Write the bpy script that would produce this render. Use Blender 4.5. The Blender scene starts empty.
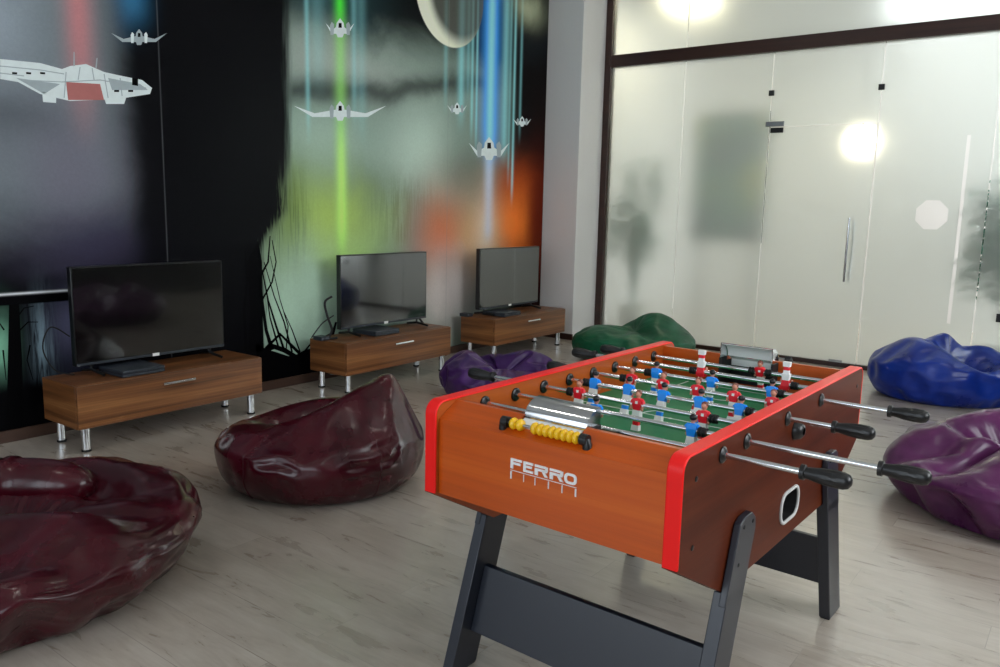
import bpy, bmesh, math, random
import numpy as np
from mathutils import Vector, Matrix, noise

PI = math.pi
SC = bpy.context.scene
COL = SC.collection
random.seed(7)

# ------------------------------------------------------------------ helpers
def lin(c):
    return tuple(((v/255)/12.92 if v/255 <= .04045 else ((v/255+.055)/1.055)**2.4) for v in c)

class MB:
    """collects shapes and links them as ONE mesh object"""
    def __init__(s): s.bm = bmesh.new(); s.mi = 0
    def _fin(s, geom_faces):
        for f in geom_faces: f.material_index = s.mi
    def box(s, x0, x1, y0, y1, z0, z1, m=None):
        v = [s.bm.verts.new(p) for p in ((x0,y0,z0),(x1,y0,z0),(x1,y1,z0),(x0,y1,z0),(x0,y0,z1),(x1,y0,z1),(x1,y1,z1),(x0,y1,z1))]
        if m is not None:
            for q in v: q.co = m @ q.co
        fs = [s.bm.faces.new([v[i] for i in q]) for q in ((3,2,1,0),(4,5,6,7),(0,1,5,4),(1,2,6,5),(2,3,7,6),(3,0,4,7))]
        s._fin(fs); return s
    def prism(s, poly, d0, d1, axis=0, holes=()):
        """polygon extruded along axis. axis 0: poly=(y,z); 1: (x,z); 2: (x,y)"""
        def P(q, d):
            a, b = q
            return ((d,a,b),(a,d,b),(a,b,d))[axis]
        loops = [list(poly)] + [list(h) for h in holes]
        fs = []
        caps = []
        for d in (d0, d1):
            vl = [[s.bm.verts.new(P(q, d)) for q in lp] for lp in loops]
            if holes:
                ed = []
                for lp in vl:
                    for i in range(len(lp)): ed.append(s.bm.edges.new((lp[i], lp[(i+1) % len(lp)])))
                r = bmesh.ops.triangle_fill(s.bm, use_beauty=True, use_dissolve=False, edges=ed)
                fs += [g for g in r['geom'] if isinstance(g, bmesh.types.BMFace)]
            else:
                fs.append(s.bm.faces.new(vl[0]))
            caps.append(vl)
        for la, lb in zip(*caps):
            n = len(la)
            for i in range(n):
                fs.append(s.bm.faces.new((la[i], la[(i+1) % n], lb[(i+1) % n], lb[i])))
        bmesh.ops.recalc_face_normals(s.bm, faces=fs)
        s._fin(fs); return s
    def tube(s, pts, r, n=10, cap=True, flat=1.0):
        pts = [Vector(p) for p in pts]; rings = []; fs = []
        rr = r if isinstance(r, (list, tuple)) else [r]*len(pts)
        up = None
        for i, p in enumerate(pts):
            t = (pts[min(i+1, len(pts)-1)] - pts[max(i-1, 0)]).normalized()
            if up is None:
                up = Vector((0,0,1)) if abs(t.z) < .9 else Vector((0,1,0))
            a = t.cross(up).normalized(); b = a.cross(t).normalized(); up = b
            rings.append([s.bm.verts.new(p + (a*math.cos(2*PI*k/n) + b*math.sin(2*PI*k/n)*flat)*rr[i]) for k in range(n)])
        for i in range(len(rings)-1):
            for k in range(n):
                fs.append(s.bm.faces.new((rings[i][k], rings[i][(k+1)%n], rings[i+1][(k+1)%n], rings[i+1][k])))
        if cap:
            fs.append(s.bm.faces.new(rings[0][::-1])); fs.append(s.bm.faces.new(rings[-1]))
        bmesh.ops.recalc_face_normals(s.bm, faces=fs)
        s._fin(fs); return s
    def lathe(s, prof, o, axis=2, n=24, flute=None):
        """prof: list of (along, radius); axis direction from origin o"""
        rings = []; fs = []
        for (h, r) in prof:
            ring = []
            for k in range(n):
                q = r
                if flute and flute[0] <= h <= flute[1] and k % 2: q = r*flute[2]
                c, sn = q*math.cos(2*PI*k/n), q*math.sin(2*PI*k/n)
                ring.append(s.bm.verts.new(Vector(o) + Vector(((h,c,sn),(c,h,sn),(c,sn,h))[axis])))
            rings.append(ring)
        for i in range(len(rings)-1):
            for k in range(n):
                fs.append(s.bm.faces.new((rings[i][k], rings[i][(k+1)%n], rings[i+1][(k+1)%n], rings[i+1][k])))
        fs.append(s.bm.faces.new(rings[0][::-1])); fs.append(s.bm.faces.new(rings[-1]))
        bmesh.ops.recalc_face_normals(s.bm, faces=fs)
        s._fin(fs); return s
    def ball(s, c, r, sc=(1,1,1), n=12, rot=None):
        M = Matrix.Translation(c) @ (rot or Matrix()) @ Matrix.Diagonal((r*sc[0], r*sc[1], r*sc[2], 1))
        res = bmesh.ops.create_uvsphere(s.bm, u_segments=n, v_segments=max(6, n*2//3), radius=1, matrix=M)
        s._fin({f for v in res['verts'] for f in v.link_faces}); return s
    def build(s, name, mats, parent=None, smooth=None, bevel=0, seg=2):
        me = bpy.data.meshes.new(name); s.bm.to_mesh(me); s.bm.free()
        for m in (mats if isinstance(mats, (list, tuple)) else [mats]): me.materials.append(m)
        o = bpy.data.objects.new(name, me); COL.objects.link(o)
        if parent: o.parent = parent
        if smooth is not None:
            me.shade_smooth()
            if smooth < 180: me.set_sharp_from_angle(angle=math.radians(smooth))
        if bevel:
            b = o.modifiers.new('Bevel', 'BEVEL'); b.width = bevel; b.segments = seg; b.limit_method = 'ANGLE'; b.angle_limit = math.radians(40)
            if smooth is None:
                me.shade_smooth(); me.set_sharp_from_angle(angle=math.radians(30))
        return o

def tag(o, label, cat, group=None):
    o['label'] = label; o['category'] = cat
    if group: o['group'] = group
    return o
def thing(name, label, cat, loc=(0,0,0), rz=0, group=None):
    o = bpy.data.objects.new(name, None); COL.objects.link(o)
    o.location = loc; o.rotation_euler = (0,0,rz); o.empty_display_size = .1
    return tag(o, label, cat, group)
def struct(o):
    o['kind'] = 'structure'; return o
def copy_tree(o, parent=None):
    c = o.copy(); COL.objects.link(c)
    if parent: c.parent = parent
    for ch in list(o.children): copy_tree(ch, c)
    return c

# ------------------------------------------------------------------ materials
class NT:
    def __init__(s, name):
        s.m = bpy.data.materials.new(name); s.m.use_nodes = True; s.t = s.m.node_tree
        s.b = s.t.nodes['Principled BSDF']; s.out = s.t.nodes['Material Output']
    def n(s, typ, **kw):
        nd = s.t.nodes.new(typ)
        for k, v in kw.items(): setattr(nd, k, v)
        return nd
    def link(s, a, b): s.t.links.new(a, b)
    def math(s, op, a, b=None, clamp=False):
        nd = s.n('ShaderNodeMath', operation=op, use_clamp=clamp)
        for i, v in enumerate((a, b)):
            if v is None: continue
            if isinstance(v, (int, float)): nd.inputs[i].default_value = v
            else: s.link(v, nd.inputs[i])
        return nd.outputs[0]
    def mix(s, f, a, b, mode='MIX'):
        nd = s.n('ShaderNodeMix', data_type='RGBA', blend_type=mode)
        for i, v in ((0, f), (6, a), (7, b)):
            if isinstance(v, (int, float)): nd.inputs[i].default_value = v
            elif isinstance(v, tuple): nd.inputs[i].default_value = (*v[:3], 1)
            else: s.link(v, nd.inputs[i])
        return nd.outputs[2]
    def ramp(s, f, stops):
        nd = s.n('ShaderNodeValToRGB'); s.link(f, nd.inputs[0]); e = nd.color_ramp.elements
        while len(e) < len(stops): e.new(.5)
        for el, (p, c) in zip(e, stops): el.position = p; el.color = (*c, 1)
        return nd.outputs[0]
    def coords(s, scale=(1,1,1), rot=(0,0,0), kind='Object'):
        tc = s.n('ShaderNodeTexCoord'); mp = s.n('ShaderNodeMapping')
        mp.inputs['Scale'].default_value = scale; mp.inputs['Rotation'].default_value = rot
        s.link(tc.outputs[kind], mp.inputs[0]); return mp.outputs[0]
    def noise(s, vec, scale, detail=4, rough=.5, dist=0):
        nd = s.n('ShaderNodeTexNoise'); s.link(vec, nd.inputs['Vector'])
        nd.inputs['Scale'].default_value = scale; nd.inputs['Detail'].default_value = detail
        nd.inputs['Roughness'].default_value = rough; nd.inputs['Distortion'].default_value = dist
        return nd.outputs['Fac']
    def bump(s, h, strength=.2, dist=.01):
        nd = s.n('ShaderNodeBump'); nd.inputs['Strength'].default_value = strength; nd.inputs['Distance'].default_value = dist
        s.link(h, nd.inputs['Height']); s.link(nd.outputs[0], s.b.inputs['Normal'])
    def set(s, **kw):
        for k, v in kw.items():
            i = s.b.inputs[k.replace('_', ' ')]
            if isinstance(v, (int, float)): i.default_value = v
            elif isinstance(v, tuple): i.default_value = (*v, 1)
            else: s.link(v, i)
        return s

def plain(name, rgb, rough=.5, metal=0, var=.08, vscale=30, bump=0, spec=.5, coat=0):
    t = NT(name); c = lin(rgb)
    nz = t.noise(t.coords(), vscale)
    t.set(Base_Color=t.mix(nz, tuple(v*(1-var) for v in c), tuple(min(1, v*(1+var)) for v in c)),
          Roughness=rough, Metallic=metal, Specular_IOR_Level=spec, Coat_Weight=coat)
    if bump: t.bump(nz, bump, .002)
    return t.m

def wood(name, dark, mid, light, axis='y', scale=1.0, rough=.4, streak=14, coat=0):
    t = NT(name)
    sc = {'x': (.5, streak, streak), 'y': (streak, .5, streak), 'z': (streak, streak, .5)}[axis]
    v = t.coords(scale=tuple(a*scale for a in sc))
    n1 = t.noise(v, 1.0, 5, .6, .6)
    sc2 = tuple(a*scale*(1 if a < 1 else 7) for a in sc)
    n2 = t.noise(t.coords(scale=sc2), 1.0, 3, .6)
    f = t.math('ADD', t.math('MULTIPLY', n1, .75), t.math('MULTIPLY', n2, .25))
    t.set(Base_Color=t.ramp(f, [(.3, lin(dark)), (.5, lin(mid)), (.7, lin(light))]), Roughness=rough, Coat_Weight=coat)
    t.bump(n2, .05, .002)
    return t.m

def leather(name, rgb, rgb2, rough=.25, coat=.35, sheen=0):
    t = NT(name)
    v = t.coords()
    n1 = t.noise(v, 5, 4, .55)
    fine = t.n('ShaderNodeTexVoronoi'); t.link(v, fine.inputs['Vector']); fine.inputs['Scale'].default_value = 260
    t.set(Base_Color=t.ramp(n1, [(.35, lin(rgb)), (.65, lin(rgb2))]), Roughness=t.math('ADD', t.math('MULTIPLY', n1, .2), rough-.1),
          Coat_Weight=coat, Coat_Roughness=.14, Specular_IOR_Level=.3)
    h = t.math('ADD', t.math('MULTIPLY', fine.outputs['Distance'], .25), t.math('MULTIPLY', t.noise(v, 22, 3, .55), 1.0))
    t.bump(h, .18, .006)
    return t.m

M = {}
M['white_wall'] = plain('white_plaster', (222, 220, 218), .75, var=.02, bump=.03, vscale=60)
M['grey_wall'] = plain('grey_plaster', (84, 82, 80), .8, var=.03, vscale=60)
M['ceiling'] = plain('ceiling_paint', (205, 205, 203), .85, var=.02)
M['brown_trim'] = wood('brown_trim_wood', (38, 20, 16), (52, 28, 22), (66, 38, 30), 'x', .6, .35)
M['skirting'] = wood('skirting_wood', (58, 40, 32), (78, 54, 42), (96, 70, 54), 'y', .6, .45)
M['walnut'] = wood('walnut_veneer', (56, 31, 17), (124, 77, 42), (174, 119, 70), 'y', 1.0, .38)
M['walnut_end'] = wood('walnut_veneer_end', (56, 31, 17), (124, 77, 42), (174, 119, 70), 'x', 1.0, .38)
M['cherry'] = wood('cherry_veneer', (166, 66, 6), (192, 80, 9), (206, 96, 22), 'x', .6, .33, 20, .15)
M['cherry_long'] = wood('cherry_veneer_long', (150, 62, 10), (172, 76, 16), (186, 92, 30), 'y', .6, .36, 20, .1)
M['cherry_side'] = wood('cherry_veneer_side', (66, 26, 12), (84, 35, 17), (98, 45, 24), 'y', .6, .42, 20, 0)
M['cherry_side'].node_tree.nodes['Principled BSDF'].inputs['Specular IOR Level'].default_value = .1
M['red'] = plain('red_edge_plastic', (246, 28, 26), .36, var=.03, spec=.3)
M['black_plastic'] = plain('black_plastic', (20, 20, 21), .35, var=.1)
M['black_matt'] = plain('black_matt', (16, 16, 17), .6, var=.1)
M['leg_paint'] = plain('graphite_leg_paint', (22, 28, 41), .36, var=.05, vscale=80, spec=.8)
M['chrome'] = plain('chrome', (225, 227, 230), .12, 1, var=.02)
M['steel'] = plain('brushed_steel', (170, 172, 174), .28, 1, var=.06)
M['grey_steel'] = plain('white_painted_sheet', (205, 205, 203), .4, 0, var=.03)
M['yellow'] = plain('yellow_bead', (238, 186, 16), .3, var=.04, coat=.3)
M['field'] = plain('green_pitch', (44, 126, 80), .5, var=.08, spec=.2)
M['line'] = plain('pitch_line_white', (225, 232, 225), .5)
M['white'] = plain('white_plastic', (246, 246, 244), .35, var=.02)
M['logo'] = plain('logo_silver', (236, 236, 236), .3, .0, var=.03)
M['shirt_red'] = plain('red_shirt', (236, 18, 42), .35, var=.05)
M['shirt_blue'] = plain('blue_shirt', (4, 146, 252), .35, var=.05)
M['skin'] = plain('painted_skin', (206, 140, 116), .4, var=.04)
M['hair_black'] = plain('hair_black', (18, 18, 22), .35)
M['hair_brown'] = plain('hair_brown', (120, 62, 48), .4)
M['tv_bezel'] = plain('tv_bezel', (17, 18, 20), .28, var=.05)
M['screen'] = plain('tv_screen', (9, 10, 11), .09, var=.0, spec=1.0, coat=.6)
M['console'] = plain('console_shell', (46, 52, 60), .42, var=.05)
M['console_dark'] = plain('console_slot', (14, 20, 34), .3)
M['rubber'] = plain('black_rubber', (14, 14, 15), .6)
M['burgundy'] = leather('burgundy_leather', (48, 4, 14), (70, 7, 22), .26, .32)
M['purple'] = leather('purple_leather', (54, 24, 78), (74, 38, 100), .32, .15)
M['plum'] = leather('plum_leather', (72, 24, 68), (98, 42, 90), .3, .25)
M['green'] = leather('green_leather', (10, 74, 48), (18, 96, 64), .42, .05)
M['blue'] = leather('blue_leather', (4, 34, 122), (8, 52, 154), .3, .15)
M['seam'] = plain('seam_thread', (40, 14, 20), .6)
M['leaf'] = plain('leaf_green', (30, 122, 100), .5, var=.3, vscale=8)
M['pot'] = plain('pot_glaze', (210, 208, 200), .4)
t_ = NT('grey_green_board')
t_.set(Base_Color=t_.ramp(t_.noise(t_.coords(), 1.5, 1, .4), [(.38, lin((10, 84, 96))), (.52, lin((84, 146, 128))), (.62, lin((206, 200, 50)))]), Roughness=.7)
M['cork'] = t_.m

def floor_mat():
    t = NT('laminate_planks')
    v = t.coords()
    br = t.n('ShaderNodeTexBrick'); t.link(v, br.inputs['Vector'])
    br.offset = .37; br.offset_frequency = 2
    for k, x in (('Scale', 1), ('Brick Width', 1.28), ('Row Height', .192), ('Mortar Size', .0016), ('Mortar Smooth', .3), ('Bias', 0)): br.inputs[k].default_value = x
    br.inputs['Color1'].default_value = (0, 0, 0, 1); br.inputs['Color2'].default_value = (1, 1, 1, 1); br.inputs['Mortar'].default_value = (.5, .5, .5, 1)
    sep = t.n('ShaderNodeSeparateColor'); t.link(br.outputs['Color'], sep.inputs[0]); rnd = sep.outputs[0]
    # grain shifted per plank
    off = t.n('ShaderNodeCombineXYZ'); t.link(t.math('MULTIPLY', rnd, 13.7), off.inputs[0]); t.link(t.math('MULTIPLY', rnd, 7.3), off.inputs[1])
    va = t.n('ShaderNodeVectorMath', operation='ADD'); t.link(v, va.inputs[0]); t.link(off.outputs[0], va.inputs[1])
    mp = t.n('ShaderNodeMapping'); mp.inputs['Scale'].default_value = (2.4, 11, 1); t.link(va.outputs[0], mp.inputs[0])
    g1 = t.noise(mp.outputs[0], 1.3, 6, .62, .8)
    mp2 = t.n('ShaderNodeMapping'); mp2.inputs['Scale'].default_value = (10, 90, 1); t.link(va.outputs[0], mp2.inputs[0])
    g2 = t.noise(mp2.outputs[0], 1, 3, .6)
    mp3 = t.n('ShaderNodeMapping'); mp3.inputs['Scale'].default_value = (2.2, 5, 1); t.link(va.outputs[0], mp3.inputs[0])
    kn = t.noise(mp3.outputs[0], 1.6, 2, .5)
    f = t.math('ADD', t.math('ADD', t.math('MULTIPLY', g1, .62), t.math('MULTIPLY', g2, .2)), t.math('MULTIPLY', rnd, .16))
    c = t.ramp(f, [(.25, lin((152, 138, 124))), (.5, lin((184, 173, 160))), (.75, lin((204, 195, 184)))])
    c = t.mix(t.math('MULTIPLY', t.math('SUBTRACT', kn, .60), 1.3, True), c, lin((120, 104, 90)))
    c = t.mix(t.math('MULTIPLY', br.outputs['Fac'], .55), c, lin((140, 128, 117)))
    t.set(Base_Color=c, Roughness=t.math('ADD', t.math('MULTIPLY', g1, .14), .22), Specular_IOR_Level=.6, Coat_Weight=.5, Coat_Roughness=.2)
    t.bump(t.math('SUBTRACT', t.math('MULTIPLY', g2, .3), br.outputs['Fac']), .12, .002)
    return t.m
M['floor'] = floor_mat()

def frosted():
    t = NT('frosted_glass')
    t.set(Base_Color=(.73, .775, .75), Roughness=.42, Transmission_Weight=1.0, IOR=1.25, Specular_IOR_Level=.5)
    tr = t.n('ShaderNodeBsdfTranslucent'); tr.inputs[0].default_value = (.78, .82, .79, 1)
    mx = t.n('ShaderNodeMixShader'); mx.inputs[0].default_value = .16
    t.link(t.b.outputs[0], mx.inputs[1]); t.link(tr.outputs[0], mx.inputs[2]); t.link(mx.outputs[0], t.out.inputs[0])
    return t.m
M['frost'] = frosted()
def frost_light():
    t = NT('lightly_frosted_glass'); t.set(Base_Color=(.99, .99, .99), Roughness=.30, Transmission_Weight=1.0, IOR=1.2); return t.m
M['frost_light'] = frost_light()
def clear():
    t = NT('clear_glass'); t.set(Base_Color=(1, 1, 1), Roughness=0, Transmission_Weight=1.0, IOR=1.2); return t.m
M['clear'] = clear()
M['clear_edge'] = plain('polished_glass_edge', (238, 246, 243), .2, var=.01)
M['seal'] = plain('white_seal_strip', (245, 246, 246), .4, var=.01)

def glow(name, rgb, s):
    t = NT(name); t.set(Base_Color=rgb, Emission_Color=rgb, Emission_Strength=s); return t.m

M['lamp'] = glow('lamp_panel', (1, .96, .88), 6)
# ------------------------------------------------------------------ camera
CR = Vector((1.46439208, -1.60339440, 1.41432560))
RM = ((0.79569186, 0.60530248, 0.02198561), (-0.11215505, 0.11156752, 0.98740768), (-0.59522744, 0.78813806, -0.15666109))
FPX = 800.609
cam = bpy.data.cameras.new('camera'); co = bpy.data.objects.new('camera', cam); COL.objects.link(co)
cam.sensor_width = 36; cam.sensor_fit = 'HORIZONTAL'; cam.lens = FPX/1000*36; cam.clip_start = .02
r, u, w = (Vector(v) for v in RM)
co.matrix_world = Matrix(((r.x, u.x, -w.x, CR.x), (r.y, u.y, -w.y, CR.y), (r.z, u.z, -w.z, CR.z), (0, 0, 0, 1)))
SC.camera = co

# ------------------------------------------------------------------ room
XL, XR, YG, YB, YF, ZC = -3.51, 3.6, 6.22, -4.2, 9.8, 3.85
struct(MB().box(XL-.3, XR+.3, YB-.3, YF+.3, -.12, 0).build('floor', M['floor']))
struct(MB().box(XL-.3, XR+.3, YB-.3, YF+.3, ZC, ZC+.1).build('ceiling', M['ceiling']))
struct(MB().box(XL-.2, XL-.004, YB, YF, 0, ZC).build('wall_left', M['white_wall']))
RW = (-.2, 2.4, 1.5, 3.4)
struct(MB().prism([(YB, 0), (YF, 0), (YF, ZC), (YB, ZC)], XR, XR+.2, 0, holes=[[(RW[0], RW[2]), (RW[1], RW[2]), (RW[1], RW[3]), (RW[0], RW[3])]]).build('wall_right', M['grey_wall']))
m = MB()
for y0, y1, z0, z1 in ((RW[0], RW[0]+.06, RW[2], RW[3]), (RW[1]-.06, RW[1], RW[2], RW[3]), (RW[0], RW[1], RW[2], RW[2]+.06), (RW[0], RW[1], RW[3]-.06, RW[3]), ((RW[0]+RW[1])/2-.03, (RW[0]+RW[1])/2+.03, RW[2], RW[3])):
    m.box(XR+.07, XR+.14, y0, y1, z0, z1)
struct(m.build('window_11', M['white']))
struct(MB().box(XL, XR, YF, YF+.15, 0, ZC).build('wall_far', M['white_wall']))
# rear wall with three daylight windows (behind the camera)
WIN = [(-3.0, -1.2), (-.7, 1.1), (1.6, 3.2)]
WZ0, WZ1 = .75, 3.1
struct(MB().prism([(XL, 0), (XR, 0), (XR, ZC), (XL, ZC)], YB-.2, YB, 1,
       holes=[[(a, WZ0), (b, WZ0), (b, WZ1), (a, WZ1)] for a, b in WIN]).build('wall_back', M['white_wall']))
for i, (a, b) in enumerate(WIN):
    m = MB()
    for x0, x1, z0, z1 in ((a, a+.06, WZ0, WZ1), (b-.06, b, WZ0, WZ1), (a, b, WZ0, WZ0+.06), (a, b, WZ1-.06, WZ1), ((a+b)/2-.03, (a+b)/2+.03, WZ0, WZ1)):
        m.box(x0, x1, YB-.14, YB-.07, z0, z1)
    struct(m.build('window_%d' % (i+5), M['white']))

# pillar in the corner and its skirting
struct(MB().box(XL-.002, -3.08, 5.71, YG+.06, 0, ZC).build('wall_pillar', M['white_wall'], bevel=.004))
struct(MB().box(XL, -3.07, 5.695, 5.712, 0, .065).build('baseboard_pillar', M['brown_trim'], bevel=.003))
struct(MB().box(XL, XL+.018, YB, 5.70, 0, .07).build('baseboard_left', M['skirting'], bevel=.003))

# glass wall
ZT0, ZT1 = 2.907, 3.03
struct(MB().box(-3.08, -3.005, YG-.05, YG+.05, 0, ZC).build('trim_1', M['brown_trim'], bevel=.004))
struct(MB().box(-3.005, XR, YG-.05, YG+.05, ZT0, ZT1).build('trim_2', M['brown_trim'], bevel=.004))
struct(MB().box(-3.005, XR, YG-.03, YG+.03, 0, .04).build('trim_3', M['brown_trim'], bevel=.003))
G0, G1 = YG-.006, YG+.006
SEAM = [-2.165, -1.27, -.30, .60]
DH = 2.215
def pane(name, x0, x1, z0, z1, holes=()):
    g = MB().prism([(x0, z0), (x1, z0), (x1, z1), (x0, z1)], G0, G1, 1, holes=holes).build(name, M['frost'])
    struct(g)
    return g
pane('window_1', -3.005, SEAM[0], .04, ZT0)
pane('window_2', SEAM[0]+.010, SEAM[1], .04, ZT0)
OCT = [(.20+.135*math.cos(PI/8+k*PI/4), 1.425+.135*math.sin(PI/8+k*PI/4)) for k in range(8)]
STRIP = [(.405, .50), (.432, .50), (.432, 2.09), (.405, 2.09)]
w3 = pane('window_3', SEAM[2]+.010, SEAM[3], .04, ZT0, holes=[OCT, STRIP])
for nm, h, lb in (('pale_octagon', OCT, 'lighter, less frosted octagon in the glass'), ('pale_strip', STRIP, 'lighter, less frosted vertical strip in the glass')):
    cx, cz = sum(p[0] for p in h)/len(h), sum(p[1] for p in h)/len(h)
    o = MB().prism([(cx+(p[0]-cx)*.997, cz+(p[1]-cz)*.999) for p in h], G0, G1, 1).build(nm, M['frost_light'], w3); o['label'] = lb; struct(o)
w4 = pane('window_4', SEAM[3]+.010, XR, .04, ZT0)
wt = pane('window_8', SEAM[1]+.010, SEAM[2], DH+.006, ZT0)
pane('window_9', -3.005, SEAM[0], ZT1, ZC)
pane('window_10', SEAM[0]+.010, XR, ZT1, ZC)
d = pane('door_1', SEAM[1]+.010, SEAM[2]-.004, .012, DH)
# door fittings
struct(MB().box(SEAM[2]-.24, SEAM[2]-.12, G0-.012, G1+.012, .013, .062).build('floor_lock', M['steel'], d, bevel=.002))
struct(MB().box(SEAM[1]-.03, SEAM[1]+.145, G0-.014, G1+.014, DH+.010, DH+.055).build('hinge_patch', M['steel'], d, bevel=.002))
struct(MB().box(SEAM[1]+.02, SEAM[1]+.14, G0-.014, G1+.014, DH-.05, DH-.004).build('hinge_patch', M['black_plastic'], d, bevel=.002))
hx = SEAM[2]-.155
hm = MB()
hm.tube([(hx, G0-.055, .80), (hx, G0-.055, 1.38)], .011, 14)
for z in (.90, 1.28): hm.tube([(hx, G0-.055, z), (hx, G0+.001, z)], .008, 10)
struct(hm.build('door_handle', M['chrome'], d, smooth=40))
hm = MB()
hm.tube([(hx+.015, G1+.055, .80), (hx+.015, G1+.055, 1.38)], .011, 14)
for z in (.90, 1.28): hm.tube([(hx, G1-.001, z), (hx+.015, G1+.055, z)], .008, 10)
struct(hm.build('door_handle', M['chrome'], d, smooth=40))
for px, pz, par in ((SEAM[1]-.022, 2.51, wt), (SEAM[2]-.022, 2.50, wt), (.765, .55, w4)):
    wd = .05 if par is wt else .11
    struct(MB().box(px, px+wd, G0-.012, G1+.012, pz, pz+.05 if par is wt else pz+.07).build('glass_clamp', M['black_plastic'], par, bevel=.002))
# ------------------------------------------------------------------ beyond the glass (seen blurred)
def plant(loc, label, n, h, spread, seed):
    rnd = random.Random(seed)
    p = thing('potted_plant', label, 'plant', loc)
    MB().lathe([(0, .13), (.02, .14), (.28, .18), (.30, .185), (.30, .16), (.27, .155)], (0,0,0)).build('pot', M['pot'], p, smooth=40)
    st = MB(); lf = MB()
    for i in range(n):
        a = rnd.uniform(0, 2*PI); q = rnd.random()**.6*spread; z = rnd.uniform(.55, 1)*h
        tip = Vector((q*math.cos(a), q*math.sin(a), z))
        st.tube([(0,0,.26), (tip.x*.35, tip.y*.35, z*.6+.05), tip], [.009, .007, .004], 6)
        for k in range(4):
            b = a + rnd.uniform(-1.4, 1.4); L = rnd.uniform(.14, .24); dz = rnd.uniform(-.1, .1)
            dirv = Vector((math.cos(b), math.sin(b), dz)).normalized(); side = dirv.cross(Vector((0,0,1))).normalized()
            base = tip - Vector((0,0,k*.09))
            mid = base + dirv*L*.5 + Vector((0,0,.025)); end = base + dirv*L - Vector((0,0,.03))
            if loc[1]+end.y < 6.30 or loc[1]+(mid+side*L*.26).y < 6.30 or loc[1]+(mid-side*L*.26).y < 6.30: continue
            vs = [lf.bm.verts.new(v) for v in (base, mid+side*L*.26, end, mid-side*L*.26, mid+Vector((0,0,-.012)))]
            lf.bm.faces.new((vs[0], vs[1], vs[4])); lf.bm.faces.new((vs[1], vs[2], vs[4])); lf.bm.faces.new((vs[2], vs[3], vs[4])); lf.bm.faces.new((vs[3], vs[0], vs[4]))
    st.build('stem', M['leaf'], p, smooth=60)
    o = lf.build('foliage', M['leaf'], p); sd = o.modifiers.new('Thick', 'SOLIDIFY'); sd.thickness = .003
    return p
plant((.84, 6.72, 0), 'big leafy green plant blurred behind the frosted glass, right of the octagon', 120, 1.75, .38, 3)
plant((-2.96, 6.86, 0), 'dark green plant blurred behind the frosted glass beside the pillar', 40, 2.0, .22, 9)
# framed board
bd = thing('notice_board', 'dark grey-green board blurred behind frosted glass, left of the door', 'board', (-2.08, 7.35, 1.10))
MB().box(-.42, .40, 0, .03, 0, 1.38).build('panel', M['cork'], bd, bevel=.004)
m = MB()
for b in ((-.44, .42, -.01, .04, -.03, 0), (-.44, .42, -.01, .04, 1.38, 1.41), (-.44, -.42, -.01, .04, 0, 1.38), (.40, .42, -.01, .04, 0, 1.38)): m.box(*b)
m.build('frame', M['black_matt'], bd)
for s in (-.35, .33): MB().box(s-.02, s+.02, .005, .03, -1.2, -.03).build('post', M['steel'], bd)
for s in (-.35, .33): MB().box(s-.03, s+.03, -.2, .24, -1.2, -1.17).build('foot', M['steel'], bd)
# pendant lamp
lp = thing('pendant_lamp', 'warm globe lamp glowing through the frosted glass above the door', 'lamp', (-.60, 6.95, 2.12))
MB().ball((0,0,0), .13, n=24).build('globe', glow('lamp_glow', (1, .86, .62), 14), lp, smooth=180)
MB().tube([(0,0,.12), (0,0,ZC-2.12)], .006, 8).build('cord', M['black_matt'], lp, smooth=60)
MB().lathe([(.11, .05), (.16, .04), (.17, .012)], (0,0,0)).build('cap', M['steel'], lp, smooth=40)

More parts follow.
